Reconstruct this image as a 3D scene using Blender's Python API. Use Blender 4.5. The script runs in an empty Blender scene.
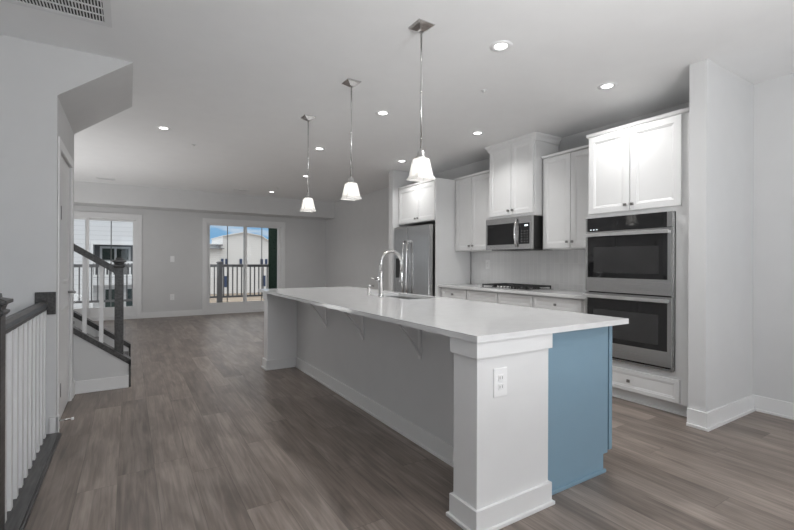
import bpy, bmesh, math, random
from mathutils import Vector, Matrix
random.seed(7)
SC = bpy.context.scene
COL = SC.collection

# ------------------------------------------------------------------ camera
cam_d = bpy.data.cameras.new('camera'); cam = bpy.data.objects.new('camera', cam_d); COL.objects.link(cam)
cam_d.sensor_width = 36.0; cam_d.lens = 36.0 * 429.43 / 794.0
cam_d.shift_y = -2.72 / 794.0
cam_d.clip_start = 0.05; cam_d.clip_end = 400
cam.matrix_world = (Matrix.Translation((0, 0, 1.228)) @ Matrix.Rotation(math.radians(-31.948), 4, 'Z')
                    @ Matrix.Rotation(math.radians(90), 4, 'X') @ Matrix.Rotation(math.radians(0.241), 4, 'Z'))
SC.camera = cam

# ------------------------------------------------------------------ view, world, sun, large lights
SC.view_settings.view_transform = 'Standard'; SC.view_settings.look = 'None'
SC.view_settings.gamma = 1.0; SC.view_settings.exposure = -0.04; SC.view_settings.use_curve_mapping = False

world = bpy.data.worlds.new('sky'); SC.world = world; world.use_nodes = True
nt = world.node_tree; nt.nodes.clear()
wo = nt.nodes.new('ShaderNodeOutputWorld'); wb = nt.nodes.new('ShaderNodeBackground')
tc = nt.nodes.new('ShaderNodeTexCoord'); sx = nt.nodes.new('ShaderNodeSeparateXYZ')
rp = nt.nodes.new('ShaderNodeValToRGB')
rp.color_ramp.elements[0].position = 0.0; rp.color_ramp.elements[0].color = (0.52, 0.66, 0.80, 1)
e = rp.color_ramp.elements.new(0.05); e.color = (0.22, 0.46, 0.74, 1)
e = rp.color_ramp.elements.new(0.11); e.color = (0.30, 0.52, 0.78, 1)
e = rp.color_ramp.elements.new(0.22); e.color = (1.5, 1.5, 1.5, 1)
rp.color_ramp.elements[-1].position = 1.0; rp.color_ramp.elements[-1].color = (1.6, 1.6, 1.6, 1)
ns = nt.nodes.new('ShaderNodeTexNoise'); ns.inputs['Scale'].default_value = 9.0; ns.inputs['Detail'].default_value = 5
mp = nt.nodes.new('ShaderNodeMapping'); mp.inputs['Scale'].default_value = (1, 1, 4)
cr = nt.nodes.new('ShaderNodeValToRGB'); cr.color_ramp.elements[0].position = 0.5; cr.color_ramp.elements[1].position = 0.72
mx = nt.nodes.new('ShaderNodeMixRGB'); mx.inputs[2].default_value = (0.80, 0.84, 0.88, 1)
mx.blend_type = 'LIGHTEN'
L = nt.links.new
L(tc.outputs['Generated'], sx.inputs[0]); L(sx.outputs['Z'], rp.inputs[0])
L(tc.outputs['Generated'], mp.inputs[0]); L(mp.outputs[0], ns.inputs['Vector']); L(ns.outputs[0], cr.inputs[0])
L(cr.outputs[0], mx.inputs[0]); L(rp.outputs[0], mx.inputs[1]); L(mx.outputs[0], wb.inputs[0])
wb.inputs[1].default_value = 1.0; L(wb.outputs[0], wo.inputs[0])

def lamp(name, kind, loc, rot, energy, color=(1, 1, 1), parent=None, **kw):
    d = bpy.data.lights.new(name, kind); d.energy = energy; d.color = color
    for k, v in kw.items(): setattr(d, k, v)
    o = bpy.data.objects.new(name, d); COL.objects.link(o)
    o.location = loc; o.rotation_euler = rot
    if parent: o.parent = parent
    return o
# daylight arriving through the wide front windows behind the photographer
lamp('front_window_daylight', 'AREA', (1.9, -3.34, 1.38), (math.radians(90), 0, 0), 36, (1.0, 0.995, 0.99),
     shape='RECTANGLE', size=4.5, size_y=2.1)
# added fill lamp behind the camera, aimed up to brighten ceiling and room
lamp('added_ceiling_fill', 'AREA', (1.25, -0.7, 1.5), (math.radians(153), 0, math.radians(-14)), 84, (1, 1, 1), shape='DISK', size=0.8)
lamp('added_living_fill', 'AREA', (-1.5, 7.6, 0.35), (math.radians(160), 0, math.radians(-90)), 48, (1, 1, 1), shape='RECTANGLE', size=3.6, size_y=0.8)  # unseen upward lamp added to lift the far ceiling and cabinet fronts
REC_POWER = 6.2
PEND_POWER = 0.12

# ------------------------------------------------------------------ materials
MATS = {}
def new_mat(name):
    m = bpy.data.materials.new(name); m.use_nodes = True
    MATS[name] = m
    return m, m.node_tree, m.node_tree.nodes['Principled BSDF']
def solid(name, col, rough=0.5, metal=0.0, var=0.03, scale=6.0, bump=0.0, bscale=200.0, spec=None, coat=0.0):
    m, t, b = new_mat(name)
    n = t.nodes.new('ShaderNodeTexNoise'); n.inputs['Scale'].default_value = scale; n.inputs['Detail'].default_value = 3
    g = t.nodes.new('ShaderNodeNewGeometry'); t.links.new(g.outputs['Position'], n.inputs['Vector'])
    r = t.nodes.new('ShaderNodeValToRGB')
    r.color_ramp.elements[0].position = 0.3; r.color_ramp.elements[1].position = 0.7
    r.color_ramp.elements[0].color = tuple(c * (1 - var) for c in col) + (1,)
    r.color_ramp.elements[1].color = tuple(min(1, c * (1 + var)) for c in col) + (1,)
    t.links.new(n.outputs[0], r.inputs[0]); t.links.new(r.outputs[0], b.inputs['Base Color'])
    b.inputs['Roughness'].default_value = rough; b.inputs['Metallic'].default_value = metal
    if spec is not None: b.inputs['Specular IOR Level'].default_value = spec
    if coat: b.inputs['Coat Weight'].default_value = coat; b.inputs['Coat Roughness'].default_value = 0.1
    if bump:
        n2 = t.nodes.new('ShaderNodeTexNoise'); n2.inputs['Scale'].default_value = bscale
        t.links.new(g.outputs['Position'], n2.inputs['Vector'])
        bp = t.nodes.new('ShaderNodeBump'); bp.inputs['Strength'].default_value = bump; bp.inputs['Distance'].default_value = 0.002
        t.links.new(n2.outputs[0], bp.inputs['Height']); t.links.new(bp.outputs[0], b.inputs['Normal'])
    return m
def emis(name, col, strength):
    m, t, b = new_mat(name)
    b.inputs['Base Color'].default_value = col + (1,)
    b.inputs['Emission Color'].default_value = col + (1,); b.inputs['Emission Strength'].default_value = strength
    return m
WALL = solid('wall_paint', (0.65, 0.65, 0.65), 0.75, var=0.012, bump=0.03)
CEIL = solid('ceiling_paint', (0.85, 0.85, 0.85), 0.85, var=0.01, bump=0.03)
TRIM = solid('trim_paint', (0.78, 0.78, 0.78), 0.35, var=0.01)
CAB = solid('cabinet_paint', (0.76, 0.76, 0.757), 0.33, var=0.012)
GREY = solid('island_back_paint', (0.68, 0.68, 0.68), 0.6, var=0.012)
BLUE = solid('blue_cabinet_paint', (0.225, 0.345, 0.435), 0.38, var=0.02)
QUARTZ = solid('white_quartz', (0.72, 0.72, 0.72), 0.13, var=0.025, scale=14)
HANDLE = solid('satin_handle', (0.78, 0.78, 0.78), 0.32, metal=1.0, var=0.01)
CHROME = solid('brushed_nickel', (0.66, 0.655, 0.65), 0.2, metal=1.0, var=0.02)
KNOB = solid('dark_nickel', (0.30, 0.295, 0.29), 0.3, metal=1.0)
BLACK = solid('black_plastic', (0.02, 0.02, 0.02), 0.4)
BGLASS = solid('black_glass', (0.012, 0.012, 0.013), 0.04, var=0.05, spec=0.6)
OWIN = solid('oven_window_glass', (0.03, 0.03, 0.031), 0.05, var=0.1, spec=0.75)
IRON = solid('cast_iron', (0.025, 0.025, 0.026), 0.5, bump=0.15)
PLATE = solid('white_plastic', (0.88, 0.88, 0.88), 0.3, var=0.01)
SLOT = solid('slot_grey', (0.25, 0.25, 0.25), 0.5)
VENT = solid('vent_white_metal', (0.76, 0.76, 0.76), 0.4)
DUCT = solid('duct_dark', (0.05, 0.05, 0.05), 0.8)
DIGIT = emis('display_digits', (0.85, 0.95, 1.0), 1.2)
LENS = emis('downlight_lens', (1.0, 0.99, 0.97), 9.0)
BULB = emis('lamp_bulb', (1.0, 0.97, 0.92), 5.5)
RAILP = solid('balcony_rail_grey', (0.19, 0.19, 0.20), 0.5)
DECK = solid('deck_boards', (0.42, 0.38, 0.34), 0.7, var=0.1)
GREEN = solid('dark_green_siding', (0.008, 0.024, 0.015), 0.9, var=0.1, spec=0.1)
NAVY = solid('navy_shutter', (0.035, 0.06, 0.13), 0.5)
ROOFM = solid('roof_shingle', (0.22, 0.22, 0.23), 0.8, var=0.15, scale=3)
GROUND = solid('tan_ground', (0.34, 0.28, 0.22), 0.9, var=0.2, scale=0.6)
WTRIM = solid('exterior_white', (0.80, 0.80, 0.80), 0.5, var=0.02)
DARKW = solid('exterior_window_glass', (0.03, 0.045, 0.04), 0.05, var=0.6, scale=2.5)
GREYEXT = solid('grey_recess_paint', (0.20, 0.20, 0.21), 0.7)

def steel(name, axis):
    m, t, b = new_mat(name)
    g = t.nodes.new('ShaderNodeNewGeometry'); mp = t.nodes.new('ShaderNodeMapping')
    mp.inputs['Scale'].default_value = {'Y': (250, 1.2, 250), 'Z': (250, 250, 1.2)}[axis]
    n = t.nodes.new('ShaderNodeTexNoise'); n.inputs['Scale'].default_value = 1.0; n.inputs['Detail'].default_value = 2
    t.links.new(g.outputs['Position'], mp.inputs[0]); t.links.new(mp.outputs[0], n.inputs['Vector'])
    r = t.nodes.new('ShaderNodeMapRange'); r.inputs['To Min'].default_value = 0.24; r.inputs['To Max'].default_value = 0.29
    t.links.new(n.outputs[0], r.inputs['Value']); t.links.new(r.outputs[0], b.inputs['Roughness'])
    bp = t.nodes.new('ShaderNodeBump'); bp.inputs['Strength'].default_value = 0.004; bp.inputs['Distance'].default_value = 0.001
    t.links.new(n.outputs[0], bp.inputs['Height']); t.links.new(bp.outputs[0], b.inputs['Normal'])
    b.inputs['Base Color'].default_value = (0.50, 0.50, 0.50, 1); b.inputs['Metallic'].default_value = 1.0
    return m
SATIN = solid('satin_steel', (0.42, 0.42, 0.42), 0.5, metal=1.0)
STEEL = steel('brushed_stainless', 'Y'); STEELV = steel('brushed_stainless_upright', 'Z')

def wood_dark():
    m, t, b = new_mat('dark_stained_wood')
    g = t.nodes.new('ShaderNodeNewGeometry'); mp = t.nodes.new('ShaderNodeMapping'); mp.inputs['Scale'].default_value = (60, 6, 60)
    n = t.nodes.new('ShaderNodeTexNoise'); n.inputs['Scale'].default_value = 1.0; n.inputs['Detail'].default_value = 6
    r = t.nodes.new('ShaderNodeValToRGB')
    r.color_ramp.elements[0].position = 0.3; r.color_ramp.elements[0].color = (0.026, 0.025, 0.025, 1)
    r.color_ramp.elements[1].position = 0.75; r.color_ramp.elements[1].color = (0.10, 0.097, 0.095, 1)
    t.links.new(g.outputs['Position'], mp.inputs[0]); t.links.new(mp.outputs[0], n.inputs['Vector'])
    t.links.new(n.outputs[0], r.inputs[0]); t.links.new(r.outputs[0], b.inputs['Base Color'])
    b.inputs['Roughness'].default_value = 0.34
    return m
DWOOD = wood_dark()

def math_node(t, op, a, b=None, c=None):
    n = t.nodes.new('ShaderNodeMath'); n.operation = op
    for i, v in enumerate((a, b, c)):
        if v is None: continue
        if isinstance(v, (int, float)): n.inputs[i].default_value = v
        else: t.links.new(v, n.inputs[i])
    return n.outputs[0]
def floor_mat():
    m, t, b = new_mat('wood_plank_floor')
    g = t.nodes.new('ShaderNodeNewGeometry'); s = t.nodes.new('ShaderNodeSeparateXYZ'); t.links.new(g.outputs['Position'], s.inputs[0])
    W, LEN = 0.182, 1.52
    xr = math_node(t, 'DIVIDE', math_node(t, 'ADD', s.outputs['X'], 0.05), W)
    row = math_node(t, 'FLOOR', xr); fx = math_node(t, 'FRACT', xr)
    wn = t.nodes.new('ShaderNodeTexWhiteNoise'); wn.noise_dimensions = '1D'; t.links.new(row, wn.inputs['W'])
    yl = math_node(t, 'ADD', math_node(t, 'DIVIDE', s.outputs['Y'], LEN), math_node(t, 'MULTIPLY', wn.outputs['Value'], 7.0))
    pl = math_node(t, 'FLOOR', yl); fy = math_node(t, 'FRACT', yl)
    cv = t.nodes.new('ShaderNodeCombineXYZ'); t.links.new(row, cv.inputs[0]); t.links.new(pl, cv.inputs[1])
    w2 = t.nodes.new('ShaderNodeTexWhiteNoise'); w2.noise_dimensions = '2D'; t.links.new(cv.outputs[0], w2.inputs['Vector'])
    # grain: long streaks plus knots, shifted per plank
    gv = t.nodes.new('ShaderNodeCombineXYZ')
    t.links.new(math_node(t, 'ADD', math_node(t, 'MULTIPLY', s.outputs['X'], 38.0), math_node(t, 'MULTIPLY', w2.outputs['Value'], 90.0)), gv.inputs[0])
    t.links.new(math_node(t, 'ADD', math_node(t, 'MULTIPLY', s.outputs['Y'], 1.9), math_node(t, 'MULTIPLY', w2.outputs['Value'], 40.0)), gv.inputs[1])
    n1 = t.nodes.new('ShaderNodeTexNoise'); n1.inputs['Scale'].default_value = 1.0; n1.inputs['Detail'].default_value = 7; n1.inputs['Distortion'].default_value = 1.4
    t.links.new(gv.outputs[0], n1.inputs['Vector'])
    gv2 = t.nodes.new('ShaderNodeCombineXYZ')
    t.links.new(math_node(t, 'ADD', math_node(t, 'MULTIPLY', s.outputs['X'], 9.0), math_node(t, 'MULTIPLY', w2.outputs['Value'], 50.0)), gv2.inputs[0])
    t.links.new(math_node(t, 'MULTIPLY', s.outputs['Y'], 2.0), gv2.inputs[1])
    n2 = t.nodes.new('ShaderNodeTexNoise'); n2.inputs['Scale'].default_value = 1.0; n2.inputs['Detail'].default_value = 3; n2.inputs['Distortion'].default_value = 0.6
    t.links.new(gv2.outputs[0], n2.inputs['Vector'])
    k = math_node(t, 'ADD', math_node(t, 'MULTIPLY', n1.outputs[0], 0.50), math_node(t, 'MULTIPLY', n2.outputs[0], 0.50))
    k = math_node(t, 'ADD', k, math_node(t, 'MULTIPLY', math_node(t, 'SUBTRACT', w2.outputs['Value'], 0.5), 0.14))
    r = t.nodes.new('ShaderNodeValToRGB'); r.color_ramp.elements[0].position = 0.27; r.color_ramp.elements[1].position = 0.74
    r.color_ramp.elements[0].color = (0.094, 0.075, 0.064, 1); r.color_ramp.elements[1].color = (0.375, 0.314, 0.275, 1)
    e = r.color_ramp.elements.new(0.5); e.color = (0.214, 0.175, 0.151, 1)
    t.links.new(k, r.inputs[0])
    ex = math_node(t, 'MINIMUM', fx, math_node(t, 'SUBTRACT', 1.0, fx))
    ey = math_node(t, 'MINIMUM', fy, math_node(t, 'SUBTRACT', 1.0, fy))
    ed = math_node(t, 'MINIMUM', math_node(t, 'MULTIPLY', ex, W), math_node(t, 'MULTIPLY', ey, LEN))
    gr = math_node(t, 'LESS_THAN', ed, 0.0016)
    mxx = t.nodes.new('ShaderNodeMixRGB'); mxx.blend_type = 'MULTIPLY'; mxx.inputs[2].default_value = (0.68, 0.68, 0.68, 1)
    t.links.new(gr, mxx.inputs[0]); t.links.new(r.outputs[0], mxx.inputs[1]); t.links.new(mxx.outputs[0], b.inputs['Base Color'])
    rr = t.nodes.new('ShaderNodeMapRange'); rr.inputs['To Min'].default_value = 0.30; rr.inputs['To Max'].default_value = 0.46
    t.links.new(n1.outputs[0], rr.inputs['Value']); t.links.new(rr.outputs[0], b.inputs['Roughness'])
    bp = t.nodes.new('ShaderNodeBump'); bp.inputs['Strength'].default_value = 0.12; bp.inputs['Distance'].default_value = 0.002
    t.links.new(n1.outputs[0], bp.inputs['Height']); t.links.new(bp.outputs[0], b.inputs['Normal'])
    return m
FLOOR = floor_mat()

def tile_mat():
    m, t, b = new_mat('upright_backsplash_tile')
    g = t.nodes.new('ShaderNodeNewGeometry'); s = t.nodes.new('ShaderNodeSeparateXYZ'); t.links.new(g.outputs['Position'], s.inputs[0])
    c = t.nodes.new('ShaderNodeCombineXYZ'); t.links.new(s.outputs['Y'], c.inputs[0]); t.links.new(s.outputs['Z'], c.inputs[1])
    br = t.nodes.new('ShaderNodeTexBrick'); br.offset = 0.0
    br.inputs['Scale'].default_value = 1.0; br.inputs['Brick Width'].default_value = 0.065; br.inputs['Row Height'].default_value = 0.245
    br.inputs['Mortar Size'].default_value = 0.0022; br.inputs['Bias'].default_value = 0.0
    br.inputs['Color1'].default_value = (0.73, 0.73, 0.73, 1); br.inputs['Color2'].default_value = (0.78, 0.78, 0.78, 1)
    br.inputs['Mortar'].default_value = (0.84, 0.84, 0.84, 1)
    t.links.new(c.outputs[0], br.inputs['Vector']); t.links.new(br.outputs['Color'], b.inputs['Base Color'])
    b.inputs['Roughness'].default_value = 0.22
    bp = t.nodes.new('ShaderNodeBump'); bp.invert = True; bp.inputs['Strength'].default_value = 0.4; bp.inputs['Distance'].default_value = 0.002
    t.links.new(br.outputs['Fac'], bp.inputs['Height']); t.links.new(bp.outputs[0], b.inputs['Normal'])
    return m
TILE = tile_mat()

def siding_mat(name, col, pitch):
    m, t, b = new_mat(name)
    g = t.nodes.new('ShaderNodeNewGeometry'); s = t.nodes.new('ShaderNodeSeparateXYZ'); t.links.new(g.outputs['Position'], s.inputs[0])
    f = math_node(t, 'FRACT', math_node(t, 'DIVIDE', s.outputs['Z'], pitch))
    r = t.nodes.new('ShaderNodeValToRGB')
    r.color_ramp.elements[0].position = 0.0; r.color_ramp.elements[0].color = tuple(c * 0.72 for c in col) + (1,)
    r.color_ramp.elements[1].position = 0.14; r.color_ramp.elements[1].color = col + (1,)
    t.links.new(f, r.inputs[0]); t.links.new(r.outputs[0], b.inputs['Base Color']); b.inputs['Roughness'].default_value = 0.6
    return m
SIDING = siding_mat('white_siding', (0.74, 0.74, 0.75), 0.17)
SIDING2 = siding_mat('cream_siding', (0.78, 0.775, 0.765), 0.25)

def pane_mat():
    m = bpy.data.materials.new('window_glass'); m.use_nodes = True; t = m.node_tree; t.nodes.clear()
    o = t.nodes.new('ShaderNodeOutputMaterial'); a = t.nodes.new('ShaderNodeBsdfTransparent'); gl = t.nodes.new('ShaderNodeBsdfGlossy')
    a.inputs[0].default_value = (0.95, 0.96, 0.96, 1); gl.inputs['Roughness'].default_value = 0.0
    fr = t.nodes.new('ShaderNodeFresnel'); fr.inputs[0].default_value = 1.3
    mx = t.nodes.new('ShaderNodeMixShader')
    t.links.new(fr.outputs[0], mx.inputs[0]); t.links.new(a.outputs[0], mx.inputs[1]); t.links.new(gl.outputs[0], mx.inputs[2])
    t.links.new(mx.outputs[0], o.inputs[0]); return m
PANE = pane_mat()
def shade_mat():
    m = bpy.data.materials.new('frosted_shade_glass'); m.use_nodes = True; t = m.node_tree; t.nodes.clear()
    o = t.nodes.new('ShaderNodeOutputMaterial'); tr = t.nodes.new('ShaderNodeBsdfTranslucent'); tr.inputs[0].default_value = (0.95, 0.94, 0.92, 1)
    p = t.nodes.new('ShaderNodeBsdfPrincipled'); p.inputs['Base Color'].default_value = (0.85, 0.85, 0.85, 1); p.inputs['Roughness'].default_value = 0.25
    ta = t.nodes.new('ShaderNodeBsdfTransparent')
    n = t.nodes.new('ShaderNodeTexNoise'); n.inputs['Scale'].default_value = 30
    g = t.nodes.new('ShaderNodeNewGeometry'); t.links.new(g.outputs['Position'], n.inputs['Vector'])
    r = t.nodes.new('ShaderNodeMapRange'); r.inputs['To Min'].default_value = 0.18; r.inputs['To Max'].default_value = 0.30
    t.links.new(n.outputs[0], r.inputs['Value'])
    m1 = t.nodes.new('ShaderNodeMixShader'); m1.inputs[0].default_value = 0.45
    m2 = t.nodes.new('ShaderNodeMixShader')
    t.links.new(tr.outputs[0], m1.inputs[1]); t.links.new(p.outputs[0], m1.inputs[2])
    t.links.new(r.outputs[0], m2.inputs[0]); t.links.new(m1.outputs[0], m2.inputs[1]); t.links.new(ta.outputs[0], m2.inputs[2])
    t.links.new(m2.outputs[0], o.inputs[0]); return m
SHADE = shade_mat()

# ------------------------------------------------------------------ mesh helpers
class MB:
    def __init__(s): s.bm = bmesh.new()
    def box(s, x0, y0, z0, x1, y1, z1, bev=0.0):
        r = bmesh.ops.create_cube(s.bm, size=1.0)
        for v in r['verts']:
            v.co = Vector(((x0 + x1) / 2 + v.co.x * (x1 - x0), (y0 + y1) / 2 + v.co.y * (y1 - y0), (z0 + z1) / 2 + v.co.z * (z1 - z0)))
        if bev:
            es = list({e for v in r['verts'] for e in v.link_edges})
            bmesh.ops.bevel(s.bm, geom=es, offset=bev, segments=2, profile=0.7, affect='EDGES')
        return s
    def prism(s, poly, axis, a, b):
        """poly: 2D points; axis 'X' -> (y,z), 'Y' -> (x,z), 'Z' -> (x,y); extruded from a to b"""
        def P(p, t): return {'X': (t, p[0], p[1]), 'Y': (p[0], t, p[1]), 'Z': (p[0], p[1], t)}[axis]
        A = [s.bm.verts.new(P(p, a)) for p in poly]; B = [s.bm.verts.new(P(p, b)) for p in poly]
        s.bm.faces.new(A); s.bm.faces.new(B[::-1])
        n = len(poly)
        for i in range(n): s.bm.faces.new((A[i], B[i], B[(i + 1) % n], A[(i + 1) % n]))
        return s
    def tube(s, pts, r, seg=10):
        pts = [Vector(p) for p in pts]; rings = []
        rs = r if isinstance(r, (list, tuple)) else [r] * len(pts)
        up = None
        for i, p in enumerate(pts):
            d = (pts[min(i + 1, len(pts) - 1)] - pts[max(i - 1, 0)]).normalized()
            if up is None: up = Vector((0, 0, 1)) if abs(d.z) < 0.9 else Vector((1, 0, 0))
            u = d.cross(up).normalized(); w = u.cross(d).normalized(); up = w
            rings.append([s.bm.verts.new(p + (u * math.cos(2 * math.pi * k / seg) + w * math.sin(2 * math.pi * k / seg)) * rs[i]) for k in range(seg)])
        for a, b in zip(rings, rings[1:]):
            for k in range(seg):
                f = s.bm.faces.new((a[k], a[(k + 1) % seg], b[(k + 1) % seg], b[k])); f.smooth = True
        s.bm.faces.new(rings[0][::-1]); s.bm.faces.new(rings[-1])
        return s
    def lathe(s, prof, cx, cy, seg=24, n4=False):
        """prof: (r, z) list about a vertical axis; n4: square section"""
        if n4: seg = 4
        rings = []
        for r, z in prof:
            ring = []
            for k in range(seg):
                a = 2 * math.pi * (k + (0.5 if n4 else 0)) / seg
                q = r * (math.sqrt(2) if n4 else 1)
                ring.append(s.bm.verts.new((cx + q * math.cos(a), cy + q * math.sin(a), z)))
            rings.append(ring)
        for a, b in zip(rings, rings[1:]):
            for k in range(seg):
                f = s.bm.faces.new((a[k], a[(k + 1) % seg], b[(k + 1) % seg], b[k])); f.smooth = not n4
        s.bm.faces.new(rings[0][::-1]); s.bm.faces.new(rings[-1])
        return s
    def panel(s, face, a0, a1, z0, z1, front, thick, frame=0.055, rec=0.009):
        """moulded door/drawer front. face '-X' or '+X' : a is Y"""
        sg = -1 if face == '-X' else 1
        def V(a, z, d): return s.bm.verts.new((front - sg * d, a, z))   # d = depth behind the front
        def ring(i, d): return [V(a0 + i, z0 + i, d), V(a1 - i, z0 + i, d), V(a1 - i, z1 - i, d), V(a0 + i, z1 - i, d)]
        R = [ring(0, thick), ring(0, 0.0025), ring(0.0025, 0), ring(frame, 0), ring(frame + 0.004, rec * 0.45), ring(frame + 0.011, rec * 0.5), ring(frame + 0.017, rec)]
        for p, q in zip(R, R[1:]):
            for k in range(4): s.bm.faces.new((p[k], p[(k + 1) % 4], q[(k + 1) % 4], q[k]))
        s.bm.faces.new(R[0][::-1]); s.bm.faces.new(R[-1])
        return s
    def build(s, name, mat, parent=None, label=None):
        bmesh.ops.recalc_face_normals(s.bm, faces=s.bm.faces)
        me = bpy.data.meshes.new(name)
        if parent is not None:
            off = Vector((0, 0, 0)); p = parent
            while p is not None: off += Vector(p.location); p = p.parent
            bmesh.ops.translate(s.bm, verts=s.bm.verts, vec=-off)
        s.bm.to_mesh(me); s.bm.free(); me.materials.append(mat)
        o = bpy.data.objects.new(name, me); COL.objects.link(o)
        if parent is not None: o.parent = parent
        if label: o['label'] = label
        return o
def thing(name, label, cat, loc, group=None, kind=None):
    o = bpy.data.objects.new(name, None); COL.objects.link(o); o.location = loc; o.empty_display_size = 0.1
    o['label'] = label; o['category'] = cat
    if group: o['group'] = group
    if kind: o['kind'] = kind
    return o
def struct(name, mb, mat, parent=None):
    o = mb.build(name, mat, parent)
    if parent is None: o['kind'] = 'structure'
    return o
def copy_tree(o, parent=None):
    c = o.copy(); COL.objects.link(c)
    if parent is not None: c.parent = parent
    for ch in list(o.children): copy_tree(ch, c)
    return c
def box(*a, **k): return MB().box(*a, **k)

C = 2.743          # ceiling height
XBK = 4.42         # cabinet backs
XR, YB = 4.44, 10.72   # right wall, back wall
XL = -2.1

# ------------------------------------------------------------------ setting
f = MB(); f.box(-0.43, -3.3, -0.25, 4.6, 3.85, 0); f.box(XL, 3.85, -0.25, 4.6, YB + 0.15, 0)
struct('floor', f, FLOOR)
struct('ceiling', box(XL - 0.15, -3.5, C, 4.7, YB + 0.15, C + 0.2), CEIL)
w = MB(); w.box(XR, 1.6, 0, XR + 0.15, YB, C); w.box(4.465, -3.3, 0, 4.61, 1.5, C); struct('wall_right', w, WALL)
struct('wall_kitchen_end', box(3.618, 1.483, 0, 4.465, 1.602, C, bev=0.004), WALL)
struct('wall_refrigerator_end', box(3.66, 6.01, 0, XR, 6.13, C, bev=0.004), WALL)
# back wall with two door openings
DR = (1.515, 3.255); DL = (-1.60, 0.14); DTOP = 2.135
b = MB()
b.box(XL, YB, 0, DL[0], YB + 0.15, C); b.box(DL[1], YB, 0, DR[0], YB + 0.15, C); b.box(DR[1], YB, 0, XR + 0.15, YB + 0.15, C)
b.box(DL[0], YB, DTOP, DL[1], YB + 0.15, C); b.box(DR[0], YB, DTOP, DR[1], YB + 0.15, C)
struct('wall_back', b, WALL)
struct('soffit', box(XL, 10.12, 2.342, XR, YB, C), WALL)
# front wall behind the photographer with its window opening
b = MB(); b.box(XL, -3.3, -2.8, -0.4, -3.15, C); b.box(4.2, -3.3, 0, 4.465, -3.15, C); b.box(-0.4, -3.3, 0, 4.2, -3.15, 0.3); b.box(-0.4, -3.3, 2.45, 4.2, -3.15, C)
struct('wall_front', b, WALL)
# left side: stairwell wall, end wall with the raking top under the upper flight, closet wall
b = MB(); b.box(-1.6, -3.3, -2.8, -1.45, 3.85, C); b.box(XL - 0.15, 3.97, 0, XL, YB + 0.15, C)
struct('wall_left', b, WALL)
struct('wall_stairwell', MB().prism([(-1.6, -2.8), (-0.435, -2.8), (-0.435, 2.40), (0.02, C), (-1.6, C)], 'Y', 3.85, 3.965), WALL)
DY0, DY1, DZ = 3.965, 4.70, 2.045
b = MB(); b.box(-0.555, DY1, 0, -0.435, 4.94, 2.398); b.box(-0.555, DY0, DZ, -0.435, DY1, 2.398); b.box(XL, 4.83, 0, -0.555, 4.94, C)
struct('wall_closet', b, WALL)
struct('stair_soffit', MB().prism([(-0.62, 2.2605), (0.02, C), (-0.62, C)], 'Y', 3.965, 4.95), WALL)
struct('stairwell_floor', box(-1.45, -3.15, -2.8, -0.43, 3.85, -2.6), FLOOR)

# baseboards
BH = 0.128
def base(mb, x0, y0, x1, y1, h=BH):
    """board + shoe mould standing proud of a wall; rectangle given is the board; shoe added around"""
    mb.box(x0, y0, 0, x1, y1, h, bev=0.004); return mb
b = MB(); base(b, 4.449, -3.1, 4.465, 1.483); b.box(4.437, -3.1, 0, 4.449, 1.455, 0.02, bev=0.004)
base(b, XR - 0.016, 6.13, XR, YB)
struct('baseboard_right', b, TRIM)
b = MB(); b.prism([(4.449, 1.467), (4.449, 1.483), (3.618, 1.483), (3.618, 1.602), (3.602, 1.602), (3.602, 1.467)], 'Z', 0, BH); b.prism([(4.437, 1.455), (4.437, 1.467), (3.602, 1.467), (3.602, 1.602), (3.590, 1.602), (3.590, 1.455)], 'Z', 0, 0.02)
struct('baseboard_kitchen_end', b, TRIM)
b = MB(); base(b, DL[1] + 0.09, YB - 0.016, DR[0] - 0.09, YB); base(b, DR[1] + 0.09, YB - 0.016, XR - 0.016, YB)
struct('baseboard_back', b, TRIM)
b = MB(); base(b, -0.47, 3.834, -0.421, 3.85); base(b, -0.435, 3.834, -0.419, 3.885); base(b, -0.435, 4.78, -0.419, 4.925)
struct('baseboard_left', b, TRIM)

# tile backsplash
struct('backsplash', box(XR - 0.012, 2.53, 0.90, XR, 4.955, 1.40), TILE)

# ------------------------------------------------------------------ doors
def outlet(name, label, face, pos, kind='outlet', group=None):
    """wall plate on '-Y' or '-X' facing wall"""
    x, y, z = pos
    t = thing(name, label, 'outlet' if kind == 'outlet' else 'light switch', pos, group)
    def bx(a0, a1, z0, z1, d0, d1, bev=0.0):
        if face == '-Y': return box(x + a0, y - d1, z + z0, x + a1, y - d0, z + z1, bev=bev)
        return box(x - d1, y + a0, z + z0, x - d0, y + a1, z + z1, bev=bev)
    bx(-0.042, 0.042, -0.066, 0.066, 0, 0.006, 0.002).build('cover_plate', PLATE, t)
    if kind == 'outlet':
        for s in (-1, 1):
            r = bx(-0.017, 0.017, s * 0.021 - 0.015, s * 0.021 + 0.015, 0.006, 0.009, 0.003).build('receptacle', PLATE, t)
            m = MB()
            for a in (-0.0075, 0.0075):
                q = (a - 0.0016, a + 0.0016, s * 0.021 - 0.006, s * 0.021 + 0.007, 0.009, 0.0094)
                if face == '-Y': m.box(x + q[0], y - q[5], z + q[2], x + q[1], y - q[4], z + q[3])
                else: m.box(x - q[5], y + q[0], z + q[2], x - q[4], y + q[1], z + q[3])
            m.build('slots', SLOT, r)
    else:
        bx(-0.016, 0.016, -0.034, 0.034, 0.006, 0.010, 0.002).build('rocker', PLATE, t)
    return t

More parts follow.
